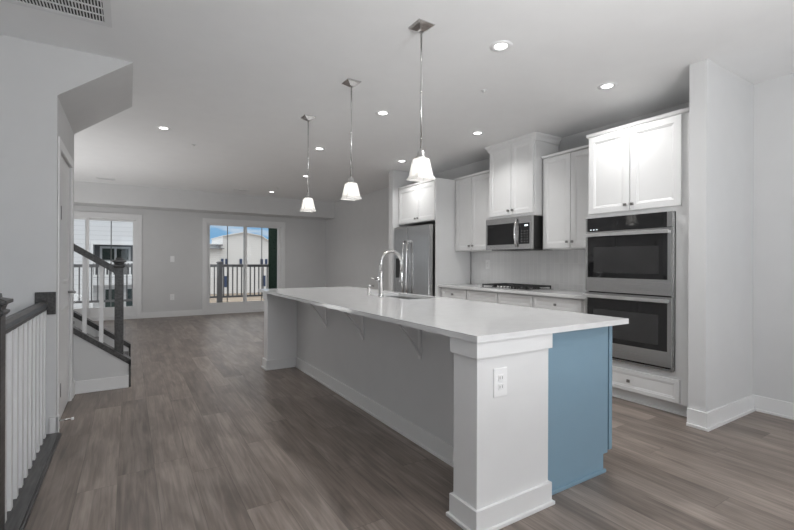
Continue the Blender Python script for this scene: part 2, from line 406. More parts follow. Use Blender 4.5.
# closet door in the left wall (nearly edge-on)
d1 = struct('door_1', box(-0.49, DY0 + 0.004, 0.010, -0.447, DY1 - 0.004, DZ - 0.004), TRIM)
m = MB()
for (y0, y1, z0, z1) in ((DY0 + 0.12, DY1 - 0.12, 0.25, 0.85), (DY0 + 0.12, DY1 - 0.12, 1.05, 1.94)):
    m.panel('+X', y0, y1, z0, z1, -0.441, 0.007, frame=0.02, rec=0.004)
m.build('raised_panels', TRIM, d1)
m = MB(); m.box(-0.435, DY0 - 0.075, 0, -0.425, DY0, DZ, bev=0.004); m.box(-0.435, DY1, 0, -0.425, DY1 + 0.075, DZ, bev=0.004); m.box(-0.435, DY0 - 0.075, DZ, -0.425, DY1 + 0.075, DZ + 0.075, bev=0.004)
m.build('casing', TRIM, d1)
m = MB()
for z in (0.28, 1.58): m.box(-0.447, DY0, z - 0.045, -0.443, DY0 + 0.03, z + 0.045); m.tube([(-0.428, DY0 + 0.004, z - 0.05), (-0.428, DY0 + 0.004, z + 0.05)], 0.008, 8)
m.build('hinge', KNOB, d1)
m = MB(); m.tube([(-0.457, 4.64, 0.96), (-0.449, 4.64, 0.96)], 0.03, 16); m.tube([(-0.45, 4.64, 0.96), (-0.40, 4.64, 0.96)], 0.011, 10); m.tube([(-0.405, 4.645, 0.96), (-0.395, 4.60, 0.96), (-0.395, 4.53, 0.96)], 0.009, 8)
m.build('lever_handle', KNOB, d1)

# sliding glass doors in the back wall
def slider(n, x0, x1, grid):
    t = thing('door_%d' % n, 'sliding glass door with white casing', 'door', (x0, YB, 0)); del t['category']; del t['label']; t['kind'] = 'structure'
    y = YB
    m = MB(); m.box(x0 - 0.09, y - 0.02, 0, x0, y, DTOP, bev=0.004); m.box(x1, y - 0.02, 0, x1 + 0.09, y, DTOP, bev=0.004); m.box(x0 - 0.09, y - 0.02, DTOP, x1 + 0.09, y, DTOP + 0.09, bev=0.004)
    m.build('casing', TRIM, t)
    m = MB(); m.box(x0, y, 0.07, x0 + 0.02, y + 0.14, DTOP - 0.03); m.box(x1 - 0.02, y, 0.07, x1, y + 0.14, DTOP - 0.03); m.box(x0, y, DTOP - 0.03, x1, y + 0.14, DTOP); m.box(x0, y, 0, x1, y + 0.14, 0.07)
    m.build('frame', TRIM, t)
    mid = (x0 + x1) / 2
    for i, (a, c, yy) in enumerate(((x0 + 0.02, mid + 0.035, y + 0.03), (mid - 0.035, x1 - 0.02, y + 0.08))):
        m = MB(); st = 0.055 if i else 0.05; zt = DTOP - 0.03
        m.box(a, yy, 0.07, a + st, yy + 0.04, zt); m.box(c - st, yy, 0.07, c, yy + 0.04, zt)
        m.box(a + st, yy, 0.07, c - st, yy + 0.04, 0.262); m.box(a + st, yy, zt - 0.035, c - st, yy + 0.04, zt)
        s = m.build('sliding_panel', TRIM, t)
        box(a + st, yy + 0.018, 0.262, c - st, yy + 0.022, zt - 0.035).build('glass_pane', PANE, s)
        gx = (a + c) / 2
        box(gx - 0.009, yy + 0.024, 0.262, gx + 0.009, yy + 0.03, zt - 0.035).build('muntin', SLOT, s)
        if i == 0:
            box(a + 0.02, yy - 0.03, 0.98, a + 0.04, yy, 1.16, bev=0.004).build('pull_handle', TRIM, s)
    return t
slider(2, *DR, True); slider(3, *DL, True)

# front window (behind the photographer)
t = thing('window_1', '', '', (1.9, -3.2, 0.3)); del t['category']; del t['label']; t['kind'] = 'structure'
m = MB()
for x in (-0.4, 1.1, 2.64, 4.14): m.box(x, -3.26, 0.3, x + 0.06, -3.18, 2.45)
m.box(-0.4, -3.26, 0.3, 4.2, -3.18, 0.36); m.box(-0.4, -3.26, 2.39, 4.2, -3.18, 2.45)
m.build('window_frame', TRIM, t); 

# ------------------------------------------------------------------ kitchen island
CT = 0.902; CB = 0.872
isl = thing('kitchen_island', 'long kitchen island with white panelled columns and a blue cabinet end', 'kitchen island', (1.9, 3.2, 0))
IX0, IX1 = 1.675, 2.414
CY0, CY1 = 1.45, 1.615       # near column
FY0, FY1 = 4.905, 5.05       # far leg
cx0, cx1 = 1.333, 1.818
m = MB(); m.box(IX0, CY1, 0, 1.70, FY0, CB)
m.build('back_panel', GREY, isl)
def column(x0, x1, y0, y1, cap_right):
    c = box(x0, y0, 0, x1, y1, CB, bev=0.003).build('column', TRIM, isl)
    m = MB(); p = 0.014
    m.box(x0 - p, y0 - p, 0.795, x1 + (p if cap_right else 0), y1 + p, CB, bev=0.003)
    m.build('cap_moulding', TRIM, c)
    m = MB(); m.box(x0 - p, y0 - p, 0, x1 + (p if cap_right else 0), y1 + p, 0.112, bev=0.003); q = p + 0.012
    m.box(x0 - q, y0 - q, 0, x1 + (q if cap_right else 0), y1 + q, 0.018, bev=0.005)
    m.build('base_moulding', TRIM, c)
    return c
column(cx0, cx1, CY0, CY1, True)
column(cx0, IX0 + 0.02, FY0, FY1, False)
m = MB(); m.box(IX0 - 0.014, CY1 + 0.014, 0, IX0, FY0 - 0.014, 0.112, bev=0.003); m.box(IX0 - 0.026, CY1 + 0.014, 0, IX0 - 0.014, FY0 - 0.014, 0.018, bev=0.005)
m.build('baseboard', TRIM, isl)
# cabinets: white carcass, blue end panel with toe-kick notch, blue toe kick, doors on the kitchen side
m = MB(); m.box(1.70, 1.62, 0.105, 2.41, 3.10, CB); m.box(1.70, 3.90, 0.105, 2.41, 5.05, CB); m.box(1.70, 3.10, 0.105, 2.41, 3.90, 0.62); m.build('cabinet_body', CAB, isl)
m = MB(); m.prism([(cx1 - 0.01, 0), (2.372, 0), (2.372, 0.105), (IX1, 0.105), (IX1, CB), (cx1 - 0.01, CB)], 'Y', 1.50, 1.62)
e = m.build('end_panel', BLUE, isl, 'blue painted end panel')
m = MB(); m.box(cx1, 1.487, 0, 2.384, 1.50, 0.02, bev=0.005); m.build('shoe_moulding', BLUE, e)
m = MB(); m.box(2.355, 1.62, 0, 2.372, 5.05, 0.105); m.build('toe_kick', BLUE, isl, 'blue toe kick')
yy = 1.501
for i, wdt in enumerate((0.60, 0.60, 0.90, 0.60, 0.80)):
    y0, y1 = yy + 0.002, yy + wdt - 0.002; yy += wdt
    d = MB().panel('+X', y0, y1, 0.115, 0.865, 2.466, 0.034).build('door', BLUE if i == 0 else CAB, isl, 'blue cabinet door' if i == 0 else None)  # unseen farther doors, like the carcass, white to keep oven reflections neutral
    box(2.466, y1 - 0.06, 0.80, 2.486, y1 - 0.035, 0.825, bev=0.003).build('knob', KNOB, d)
# steel support brackets under the overhang
for y in (2.385, 3.22, 4.015):
    m = MB(); hw = 0.016
    m.box(IX0 - 0.008, y - hw, 0.575, IX0, y + hw, CB); m.box(1.42, y - hw, CB - 0.008, IX0, y + hw, CB)
    pts = []
    for k in range(9):
        a = k / 8; px = IX0 - 0.012 - 0.20 * (a ** 1.25); pz = 0.60 + 0.262 * a
        pts.append((px, pz))
    for (p0, p1) in zip(pts, pts[1:]):
        m.prism([(p0[0] - 0.005, p0[1]), (p0[0] + 0.005, p0[1]), (p1[0] + 0.005, p1[1]), (p1[0] - 0.005, p1[1])], 'Y', y - hw, y + hw)
    m.build('support_bracket', TRIM, isl)

# sink cut-out and worktop
TX0, TX1, TY0, TY1 = 1.308, 2.500, 1.424, 5.22
SX0, SX1, SY0, SY1 = 2.075, 2.43, 3.14, 3.86
m = MB(); bm = m.bm
m.box(TX0, TY0, CB, TX1, SY0, CT); m.box(TX0, SY1, CB, TX1, TY1, CT); m.box(TX0, SY0, CB, SX0, SY1, CT); m.box(SX1, SY0, CB, TX1, SY1, CT)
bmesh.ops.remove_doubles(bm, verts=bm.verts, dist=1e-5)
top = m.build('island_countertop', QUARTZ)
top['label'] = 'long white quartz countertop overhanging the kitchen island'; top['category'] = 'countertop'
sk = thing('sink', 'stainless undermount sink sunk in the white island countertop', 'sink', ((SX0 + SX1) / 2, (SY0 + SY1) / 2, 0.66))
m = MB(); z0 = 0.665; th = 0.006
m.box(SX0 - th, SY0 - th, z0, SX0, SY1 + th, CB); m.box(SX1, SY0 - th, z0, SX1 + th, SY1 + th, CB)
m.box(SX0, SY0 - th, z0, SX1, SY0, CB); m.box(SX0, SY1, z0, SX1, SY1 + th, CB); m.box(SX0 - th, SY0 - th, z0 - th, SX1 + th, SY1 + th, z0)
m.build('basin', SATIN, sk)
MB().lathe([(0.045, z0), (0.045, z0 + 0.004), (0.03, z0 + 0.003)], 2.25, 3.5, 20).build('drain', CHROME, sk)

FX, FY = 2.005, 3.50
t = thing('faucet', 'tall brushed nickel gooseneck faucet beside the island sink', 'faucet', (FX, FY, CT))
MB().lathe([(0.030, CT), (0.030, CT + 0.008), (0.026, CT + 0.012), (0.023, CT + 0.014), (0.023, CT + 0.22), (0.021, CT + 0.235), (0.015, CT + 0.24)], FX, FY, 20).build('body', CHROME, t)
pts = [(FX, FY, CT + 0.235), (FX, FY, 1.215)]
R = 0.115
for k in range(1, 16):
    a = math.pi * k / 15; pts.append((FX + R - R * math.cos(a), FY, 1.215 + R * math.sin(a)))
pts += [(FX + 2 * R, FY, 1.14)]
MB().tube(pts, 0.0155, 12).build('spout', CHROME, t)
MB().tube([(FX + 2 * R, FY, 1.142), (FX + 2 * R, FY, 1.13), (FX + 2 * R, FY, 1.05), (FX + 2 * R, FY, 1.03)], [0.016, 0.018, 0.020, 0.018], 14).build('spray_head', CHROME, t)
m = MB(); m.tube([(FX - 0.045, FY, CT + 0.165), (FX, FY, CT + 0.165)], [0.018, 0.018], 12); m.tube([(FX - 0.045, FY, CT + 0.165), (FX - 0.105, FY - 0.01, CT + 0.18)], [0.007, 0.0055], 8)
m.build('handle', CHROME, t)
SXD, SYD = 2.005, 3.735
t = thing('soap_dispenser', 'small nickel soap dispenser left of the gooseneck faucet', 'soap dispenser', (SXD, SYD, CT))
MB().lathe([(0.022, CT), (0.022, CT + 0.006), (0.016, CT + 0.010), (0.0155, CT + 0.06), (0.008, CT + 0.065), (0.008, CT + 0.09)], SXD, SYD, 16).build('body', CHROME, t)
MB().tube([(SXD - 0.012, SYD, CT + 0.094), (SXD + 0.02, SYD, CT + 0.096), (SXD + 0.055, SYD, CT + 0.088)], [0.009, 0.007, 0.006], 8).build('pump', CHROME, t)
outlet('outlet', 'white duplex outlet on the near white column of the island', '-Y', (1.474, CY0, 0.67))

# ------------------------------------------------------------------ kitchen cabinets
def knob(door, x, y, z, sub=True):
    m = MB(); m.tube([(x, y, z), (x - 0.012, y, z)], 0.006, 8); m.box(x - 0.026, y - 0.013, z - 0.013, x - 0.012, y + 0.013, z + 0.013, bev=0.003)
    return m.build('knob', KNOB, door)
def upper(label, y0, y1, z0, z1, xf, split, kz, crown=None, face=None, back=XBK, frames=0.02, name='wall_cabinet', bottom_rail=0.0):
    """doors at y0..split and split..y1; xf is the door front"""
    t = thing(name, label, 'cabinet', (xf + 0.02, (y0 + y1) / 2, z0), 'white kitchen wall cabinets')
    box(xf + 0.021, y0, z0, back, y1, z1, bev=0.002).build('body', CAB, t)
    g = 0.006; zt = z1 - 0.035; zb = z0 + 0.012 + bottom_rail
    for i, (a, c, ky) in enumerate(((y0 + frames, split - 0.0035, split - 0.035), (split + 0.0035, y1 - frames, split + 0.035))):
        d = MB().panel('-X', a, c, zb, zt, xf, 0.02).build('door', CAB, t)
        knob(d, xf, ky, kz)
    if crown: crown(t)
    return t
def thin_top(y0, y1, z1, xf, back=XBK, end0=True):
    def f(t):
        m = MB(); m.prism([(xf + 0.021, z1 - 0.03), (xf - 0.004, z1 - 0.022), (xf - 0.012, z1), (back, z1 + 0.0), (back, z1 - 0.03)], 'Y', y0 - (0.012 if end0 else 0), y1 + 0.0)
        m.build('top_moulding', CAB, t)
    return f
# oven tower
XO = 3.73
tw = thing('oven_cabinet', 'tall white oven tower cabinet beside the wall end', 'cabinet', (XO + 0.3, 2.12, 0))
TY_0, TY_1 = 1.606, 2.535
OY0, OY1, OZ0, OZ1 = 1.755, 2.515, 0.352, 1.652
m = MB(); m.box(XO + 0.021, TY_0, 0.095, XBK, OY0, 2.45); m.box(XO + 0.021, OY1, 0.095, XBK, TY_1, 2.45); m.box(XO + 0.021, OY0, OZ1, XBK, OY1, 2.45); m.box(XO + 0.021, OY0, 0.095, XBK, OY1, OZ0)
m.box(XO + 0.45, OY0, OZ0, XBK, OY1, OZ1)
m.build('body', CAB, tw)
m = MB(); m.box(3.80, TY_0, 0, 3.82, TY_1, 0.095); m.box(3.786, TY_0, 0, 3.80, TY_1, 0.02, bev=0.004); m.build('toe_kick', CAB, tw)
for a, c, ky in ((1.708, 2.119, 2.092), (2.127, 2.522, 2.156)):
    d = MB().panel('-X', a, c, 1.692, 2.42, XO, 0.02).build('door', CAB, tw); knob(d, XO, ky, 1.745)
d = MB().panel('-X', 1.715, 2.522, 0.105, 0.292, XO, 0.02, frame=0.032).build('drawer', CAB, tw); knob(d, XO, 2.118, 0.198)
m = MB(); m.prism([(XO + 0.021, 2.425), (XO + 0.002, 2.43), (XO - 0.010, 2.455), (XBK, 2.455), (XBK, 2.425)], 'Y', TY_0, TY_1 + 0.01); m.build('top_moulding', CAB, tw)

# double wall oven
ov = thing('double_wall_oven', 'stainless double wall oven with black glass doors', 'oven', (XO, 2.135, OZ0))
XF = XO - 0.012      # trim face
m = MB(); m.box(XF + 0.004, OY0 + 0.003, OZ0 + 0.003, XO + 0.44, OY1 - 0.003, OZ1 - 0.003); m.build('body', BLACK, ov)
box(XF, OY0 - 0.004, OZ0, XF + 0.01, OY0 + 0.018, OZ1).build('side_trim', STEELV, ov); box(XF, OY1 - 0.012, OZ0, XF + 0.01, OY1 + 0.006, OZ1).build('side_trim', STEELV, ov)
cp = MB(); cp.box(XF - 0.028, OY0 + 0.040, 1.525, XF + 0.004, OY1 - 0.012, OZ1 - 0.004, bev=0.002)
cpo = cp.build('control_panel', BGLASS, ov, 'black glass control panel')
m = MB(); m.box(XF - 0.028, OY0, 1.525, XF + 0.004, OY0 + 0.038, OZ1 - 0.004, bev=0.002); m.build('panel_end', STEELV, ov)
m = MB(); m.box(XF - 0.030, OY1 - 0.012, 1.525, XF + 0.004, OY1 + 0.006, OZ1 - 0.004, bev=0.002); m.build('panel_end', STEELV, ov)
m = MB()
for k in range(3): m.box(XF - 0.0288, 2.40 + 0.03 * k, 1.535, XF - 0.028, 2.415 + 0.03 * k, 1.542)
m.build('display', DIGIT, cpo)
def oven_door(z0, z1, gz0, gz1, hz):
    y0, y1 = OY0 + 0.001, OY1 + 0.002; xf = XF - 0.034; g0, g1 = OY0 + 0.030, OY1 - 0.018
    m = MB(); m.box(xf, y0, z0, XF + 0.003, y1, gz0); m.box(xf, y0, gz0, XF + 0.003, g0, z1); m.box(xf, g1, gz0, XF + 0.003, y1, z1); m.box(xf, g0, gz1, XF + 0.003, g1, z1)
    d = m.build('oven_door', STEEL, ov, 'stainless framed door')
    w = box(xf + 0.003, g0, gz0, XF, g1, gz1).build('door_glass', BGLASS, d)
    box(xf + 0.0022, g0 + 0.07, gz0 + 0.045, xf + 0.003, g1 - 0.06, gz1 - 0.10).build('viewing_window', OWIN, d)
    m = MB(); m.box(xf - 0.060, OY0 + 0.0, hz - 0.015, xf - 0.042, OY1 - 0.004, hz + 0.015, bev=0.006)
    for y in (OY0 + 0.03, OY1 - 0.012): m.box(xf - 0.046, y - 0.011, hz - 0.012, xf, y + 0.011, hz + 0.012, bev=0.002)
    m.build('handle', HANDLE, d)
    return d
oven_door(0.966, 1.520, 1.095, 1.475, 1.487)
oven_door(0.388, 0.954, 0.512, 0.905, 0.925)
m = MB(); m.box(XF - 0.016, OY0, OZ0 + 0.002, XF + 0.002, OY1, OZ0 + 0.018); m.build('lower_trim', STEEL, ov)

# wall cabinets along the range wall
upper('white two-door wall cabinet between the oven tower and the microwave', 2.58, 3.374, 1.386, 2.472, 4.10, 2.99, 1.462, thin_top(2.58, 3.374, 2.472, 4.10))
def mid_crown(t):
    m = MB(); z1 = C - 0.002
    prof = [(0, 2.655), (0.012, 2.662), (0.022, 2.695), (0.045, 2.722), (0.045, z1), (0, z1)]
    xf = 4.006; y0, y1 = 3.39, 4.14
    # mitred crown around front and both sides
    bm = m.bm; path = [((XBK, y0), (0, -1)), ((xf, y0), (-1, -1)), ((xf, y1), (-1, 1)), ((XBK, y1), (0, 1))]
    rings = []
    for (px, py), (nx, ny) in path: rings.append([bm.verts.new((px + nx * o, py + ny * o, z)) for o, z in prof])
    for a, b_ in zip(rings, rings[1:]):
        n = len(prof)
        for k in range(n): bm.faces.new((a[k], a[(k + 1) % n], b_[(k + 1) % n], b_[k]))
    bm.faces.new(rings[0]); bm.faces.new(rings[-1][::-1])
    m.build('crown_moulding', CAB, t)
tm = upper('tallest white wall cabinet above the microwave reaching the ceiling', 3.39, 4.14, 1.785, 2.735, 3.985, 3.748, 1.872, mid_crown, bottom_rail=0.022)
upper('white two-door wall cabinet between the refrigerator panel and the microwave', 4.15, 4.968, 1.392, 2.472, 4.10, 4.595, 1.465, thin_top(4.15, 4.968, 2.472, 4.10))

# tall side panel and cabinet over the refrigerator
p = box(3.76, 4.970, 0, XBK, 4.988, 2.45, bev=0.002).build('tall_side_board', CAB)
p['label'] = 'tall white end panel between the refrigerator and the range wall cabinets'; p['category'] = 'panel'
upper('short white two-door cabinet above the stainless refrigerator', 4.990, 6.0, 1.845, 2.45, 3.76, 5.455, 1.905, thin_top(4.975, 6.0, 2.452, 3.76))

# base cabinets and their worktop
base_specs = [(2.537, 3.285, True, 'white base cabinet next to the oven tower'), (3.287, 3.825, False, 'white base cabinet under the near half of the cooktop'),
              (3.827, 4.395, False, 'white base cabinet under the far half of the cooktop'), (4.397, 4.955, True, 'white base cabinet next to the refrigerator panel')]
XB = 3.84
for y0, y1, kn, lab in base_specs:
    t = thing('base_cabinet', lab, 'cabinet', (XB + 0.3, (y0 + y1) / 2, 0), 'white base cabinets along the range wall')
    box(XB + 0.021, y0, 0.105, XBK, y1, CB).build('body', CAB, t)
    box(XB + 0.08, y0, 0, XB + 0.10, y1, 0.105).build('toe_kick', CAB, t)
    a0 = y0 + (0.13 if y0 < 2.6 else 0.012); a1 = y1 - 0.012
    d = MB().panel('-X', a0, a1, 0.715, 0.856, XB, 0.02, frame=0.03).build('drawer', CAB, t)
    if kn: knob(d, XB, (a0 + a1) / 2, 0.785)
    mid = (a0 + a1) / 2
    for b0, b1, ky in ((a0, mid - 0.002, mid - 0.03), (mid + 0.002, a1, mid + 0.03)):
        dd = MB().panel('-X', b0, b1, 0.118, 0.70, XB, 0.02).build('door', CAB, t); knob(dd, XB, ky, 0.65)
o = box(3.80, 2.537, CB, XR - 0.012, 4.956, CT + 0.003, bev=0.003).build('range_countertop', QUARTZ)
o['label'] = 'white quartz counter along the range wall under the tile backsplash'; o['category'] = 'countertop'
outlet('outlet', 'white duplex outlet on the tile backsplash left of the cooktop', '-X', (XR - 0.012, 4.60, 1.20))

# gas cooktop
KX0, KX1, KY0, KY1 = 3.872, 4.35, 3.40, 4.165; KZ = CT + 0.003
t = thing('gas_cooktop', 'black gas cooktop with cast iron grates set in the range counter', 'cooktop', ((KX0 + KX1) / 2, (KY0 + KY1) / 2, KZ))
box(KX0, KY0, KZ, KX1, KY1, KZ + 0.012, bev=0.004).build('glass_base', STEEL, t)
third = (KY1 - KY0 - 0.03) / 3
for k in range(3):
    y0 = KY0 + 0.015 + k * third + 0.004; y1 = y0 + third - 0.008; zg0, zg1 = KZ + 0.034, KZ + 0.050
    x0, x1 = KX0 + (0.10 if k == 1 else 0.02), KX1 - 0.02
    m = MB(); r = 0.012
    m.box(x0, y0, zg0, x1, y0 + r, zg1); m.box(x0, y1 - r, zg0, x1, y1, zg1); m.box(x0, y0, zg0, x0 + r, y1, zg1); m.box(x1 - r, y0, zg0, x1, y1, zg1)
    ym = (y0 + y1) / 2; m.box(x0, ym - r / 2, zg0, x1, ym + r / 2, zg1)
    for fx in (0.27, 0.73): xx = x0 + (x1 - x0) * fx; m.box(xx - r / 2, y0, zg0, xx + r / 2, y1, zg1)
    for (xx, yq) in ((x0, y0), (x0, y1 - r), (x1 - r, y0), (x1 - r, y1 - r)): m.box(xx, yq, KZ + 0.012, xx + r, yq + r, zg0)
    m.build('grate', IRON, t)
    for fx in ((0.27, 0.73) if k != 1 else (0.5,)):
        MB().lathe([(0.045, KZ + 0.012), (0.045, KZ + 0.02), (0.034, KZ + 0.022), (0.034, KZ + 0.030), (0.02, KZ + 0.031)], x0 + (x1 - x0) * fx, ym, 20).build('burner', IRON, t)
for k in range(5):
    MB().lathe([(0.019, KZ + 0.012), (0.018, KZ + 0.036), (0.015, KZ + 0.038)], KX0 + 0.05, 3.782 + (k - 2) * 0.055, 16).build('control_knob', CHROME, t)

# over-the-range microwave
MX = 3.955; my0, my1, mz0, mz1 = 3.398, 4.152, 1.385, 1.782
t = thing('microwave', 'stainless over-the-range microwave under the tallest cabinet', 'microwave', (MX + 0.2, (my0 + my1) / 2, mz0))
m = MB(); m.box(MX + 0.035, my0 + 0.006, mz0 + 0.012, XR - 0.013, my1 - 0.006, mz1); m.build('body', BLACK, t, 'dark side casing')
m = MB(); wy0, wy1, wz0, wz1 = 3.665, 4.122, 1.452, 1.712
m.box(MX, 3.61, mz0 + 0.008, MX + 0.035, my1, wz0); m.box(MX, 3.61, wz1, MX + 0.035, my1, mz1); m.box(MX, 3.61, wz0, MX + 0.035, wy0, wz1); m.box(MX, wy1, wz0, MX + 0.035, my1, wz1)
d = m.build('door', STEEL, t)
box(MX + 0.004, wy0, wz0, MX + 0.03, wy1, wz1).build('door_window', BGLASS, d)
m = MB(); pts = []
for k in range(11):
    a = k / 10; pts.append((MX - 0.012 - 0.032 * math.sin(math.pi * a), 3.618, 1.425 + 0.33 * a))
m.tube(pts, 0.013, 10); m.build('handle', CHROME, d)
m = MB(); m.box(MX, my0, mz0 + 0.008, MX + 0.035, 3.608, 1.452); m.box(MX, my0, 1.70, MX + 0.035, 3.608, mz1); m.box(MX, my0, 1.452, MX + 0.035, 3.428, 1.70); m.box(MX, 3.59, 1.452, MX + 0.035, 3.608, 1.70)
cpn = m.build('control_side', STEEL, t)
box(MX + 0.003, 3.428, 1.452, MX + 0.03, 3.59, 1.70).build('key_panel', BGLASS, cpn)
m = MB()
m.box(MX + 0.0022, 3.455, 1.662, MX + 0.003, 3.505, 1.680); m.build('clock_display', DIGIT, cpn)
for r_ in range(5):
    for c_ in range(3): box(MX + 0.0022, 3.455 + c_ * 0.042, 1.475 + r_ * 0.032, MX + 0.003, 3.470 + c_ * 0.042, 1.483 + r_ * 0.032).build('key', SLOT, cpn)
m = MB(); m.box(MX + 0.06, my0 + 0.05, mz0, XR - 0.05, my1 - 0.05, mz0 + 0.012); m.build('vent_grille', BLACK, t)

# refrigerator
RX = 3.668; ry0, ry1 = 5.006, 5.975; rz = 1.785
t = thing('refrigerator', 'stainless side-by-side refrigerator with a black water dispenser', 'refrigerator', (4.0, (ry0 + ry1) / 2, 0))
box(RX + 0.075, ry0 + 0.008, 0.02, 4.38, ry1 - 0.008, rz - 0.015).build('body', BLACK, t, 'black side casing')
ym = 5.575
for y0, y1, hy in ((ry0, ym - 0.003, ym - 0.055), (ym + 0.003, ry1, ym + 0.055)):
    d = box(RX, y0, 0.07, RX + 0.07, y1, rz, bev=0.012).build('door', STEELV, t)
    m = MB(); m.tube([(RX - 0.040, hy, 0.62), (RX - 0.055, hy, 0.85), (RX - 0.060, hy, 1.10), (RX - 0.055, hy, 1.35), (RX - 0.040, hy, 1.56)], 0.014, 10)
    for z in (0.63, 1.55): m.box(RX - 0.045, hy - 0.012, z - 0.016, RX, hy + 0.012, z + 0.016, bev=0.003)
    m.build('handle', CHROME, d)
    if hy > ym:
        box(RX - 0.004, 5.775, 0.98, RX + 0.001, 5.915, 1.29, bev=0.002).build('dispenser', BGLASS, d, 'black water dispenser')
box(RX + 0.02, ry0 + 0.02, rz - 0.015, RX + 0.12, ry0 + 0.10, rz + 0.006).build('hinge_cover', BLACK, t); box(RX + 0.02, ry1 - 0.10, rz - 0.015, RX + 0.12, ry1 - 0.02, rz + 0.006).build('hinge_cover', BLACK, t)
m = MB(); m.box(RX + 0.08, ry0 + 0.02, 0, RX + 0.09, ry1 - 0.02, 0.06); m.build('kick_plate', BLACK, t)

# ------------------------------------------------------------------ pendants
def pendant(x, y, label):
    t = thing('pendant_lamp', label, 'pendant lamp', (x, y, C), 'pendant lamps over the island')
    MB().lathe([(0.062, C), (0.062, C - 0.006), (0.050, C - 0.012), (0.022, C - 0.034), (0.012, C - 0.038)], x, y, n4=True).build('canopy', CHROME, t)
    m = MB(); m.tube([(x, y, C - 0.036), (x, y, 1.93)], 0.0062, 8)
    for z in (2.32, 2.02): m.tube([(x, y, z - 0.006), (x, y, z + 0.006)], 0.009, 10)
    m.build('rod', CHROME, t)
    MB().lathe([(0.010, 1.945), (0.020, 1.938), (0.024, 1.905), (0.034, 1.902), (0.034, 1.892)], x, y, 18).build('socket_cap', CHROME, t)
    # square flared glass shade with a lip: outer and inner skins
    outer = [(0.035, 1.893), (0.039, 1.886), (0.058, 1.778), (0.067, 1.766), (0.067, 1.757)]
    inner = [(r - 0.005, z - (0.005 if i == 0 else 0)) for i, (r, z) in enumerate(outer)]
    m = MB(); bm = m.bm; rings = []
    for r, z in outer + inner[::-1]: rings.append([bm.verts.new((x + sx_ * r, y + sy_ * r, z)) for sx_, sy_ in ((-1, -1), (1, -1), (1, 1), (-1, 1))])
    for a, b_ in zip(rings, rings[1:]):
        for k in range(4): bm.faces.new((a[k], a[(k + 1) % 4], b_[(k + 1) % 4], b_[k]))
    bm.faces.new(rings[0]); bm.faces.new(rings[-1])
    m.build('shade', SHADE, t)
    prof = [(0.011, 1.885), (0.013, 1.868), (0.022, 1.848), (0.026, 1.828), (0.022, 1.808), (0.010, 1.799)]
    MB().lathe(prof, x, y, 14).build('bulb', BULB, t)
    lamp('pendant_light', 'POINT', (0, 0, 1.775 - C), (0, 0, 0), PEND_POWER, (1, 0.97, 0.93), t, shadow_soft_size=0.03)
    return t
PX = 1.583
pendant(PX, 2.254, 'nearest pendant lamp with a frosted square shade over the island')
pendant(PX, 3.275, 'middle pendant lamp of the three over the island')
pendant(PX, 4.303, 'farthest pendant lamp of the three, over the far end of the island')

# ------------------------------------------------------------------ recessed lights
def downlight(x, y, label):
    t = thing('recessed_light', label, 'ceiling light', (x, y, C), 'recessed ceiling lights')
    m = MB(); seg = 28; bm = m.bm; rings = []
    for r, z in ((0.080, C), (0.078, C - 0.004), (0.052, C - 0.006), (0.043, C - 0.003), (0.043, C)):
        rings.append([bm.verts.new((x + r * math.cos(2 * math.pi * k / seg), y + r * math.sin(2 * math.pi * k / seg), z)) for k in range(seg)])
    for a, b_ in zip(rings, rings[1:]):
        for k in range(seg): bm.faces.new((a[k], a[(k + 1) % seg], b_[(k + 1) % seg], b_[k])).smooth = True
    m.build('trim_ring', PLATE, t)
    MB().lathe([(0.042, C - 0.0005), (0.042, C - 0.002)], x, y, 24).build('lens', LENS, t)
    lamp('downlight', 'AREA', (0, 0, -0.008), (0, 0, 0), REC_POWER, (1, 0.99, 0.975), t, shape='DISK', size=0.10, spread=math.radians(130))
    return t
for x, y, l in ((2.2, 2.166, 'recessed ceiling light nearest to the camera, right of the near pendant'), (3.462, 2.167, 'recessed ceiling light in front of the oven tower'),
                (3.449, 3.765, 'recessed ceiling light in front of the tallest cabinet above the microwave'), (2.181, 3.778, 'recessed ceiling light over the island just right of the middle pendant rod'),
                (2.152, 5.422, 'recessed ceiling light just right of the farthest pendant rod'), (3.457, 5.414, 'recessed ceiling light in front of the cabinet above the refrigerator'),
                (2.644, 7.288, 'recessed ceiling light seen behind the rod of the farthest pendant'), (2.615, 9.346, 'recessed ceiling light closest to the back soffit'),
                (0.326, 5.549, 'lone recessed ceiling light on the left beside the stairs')):
    downlight(x, y, l)

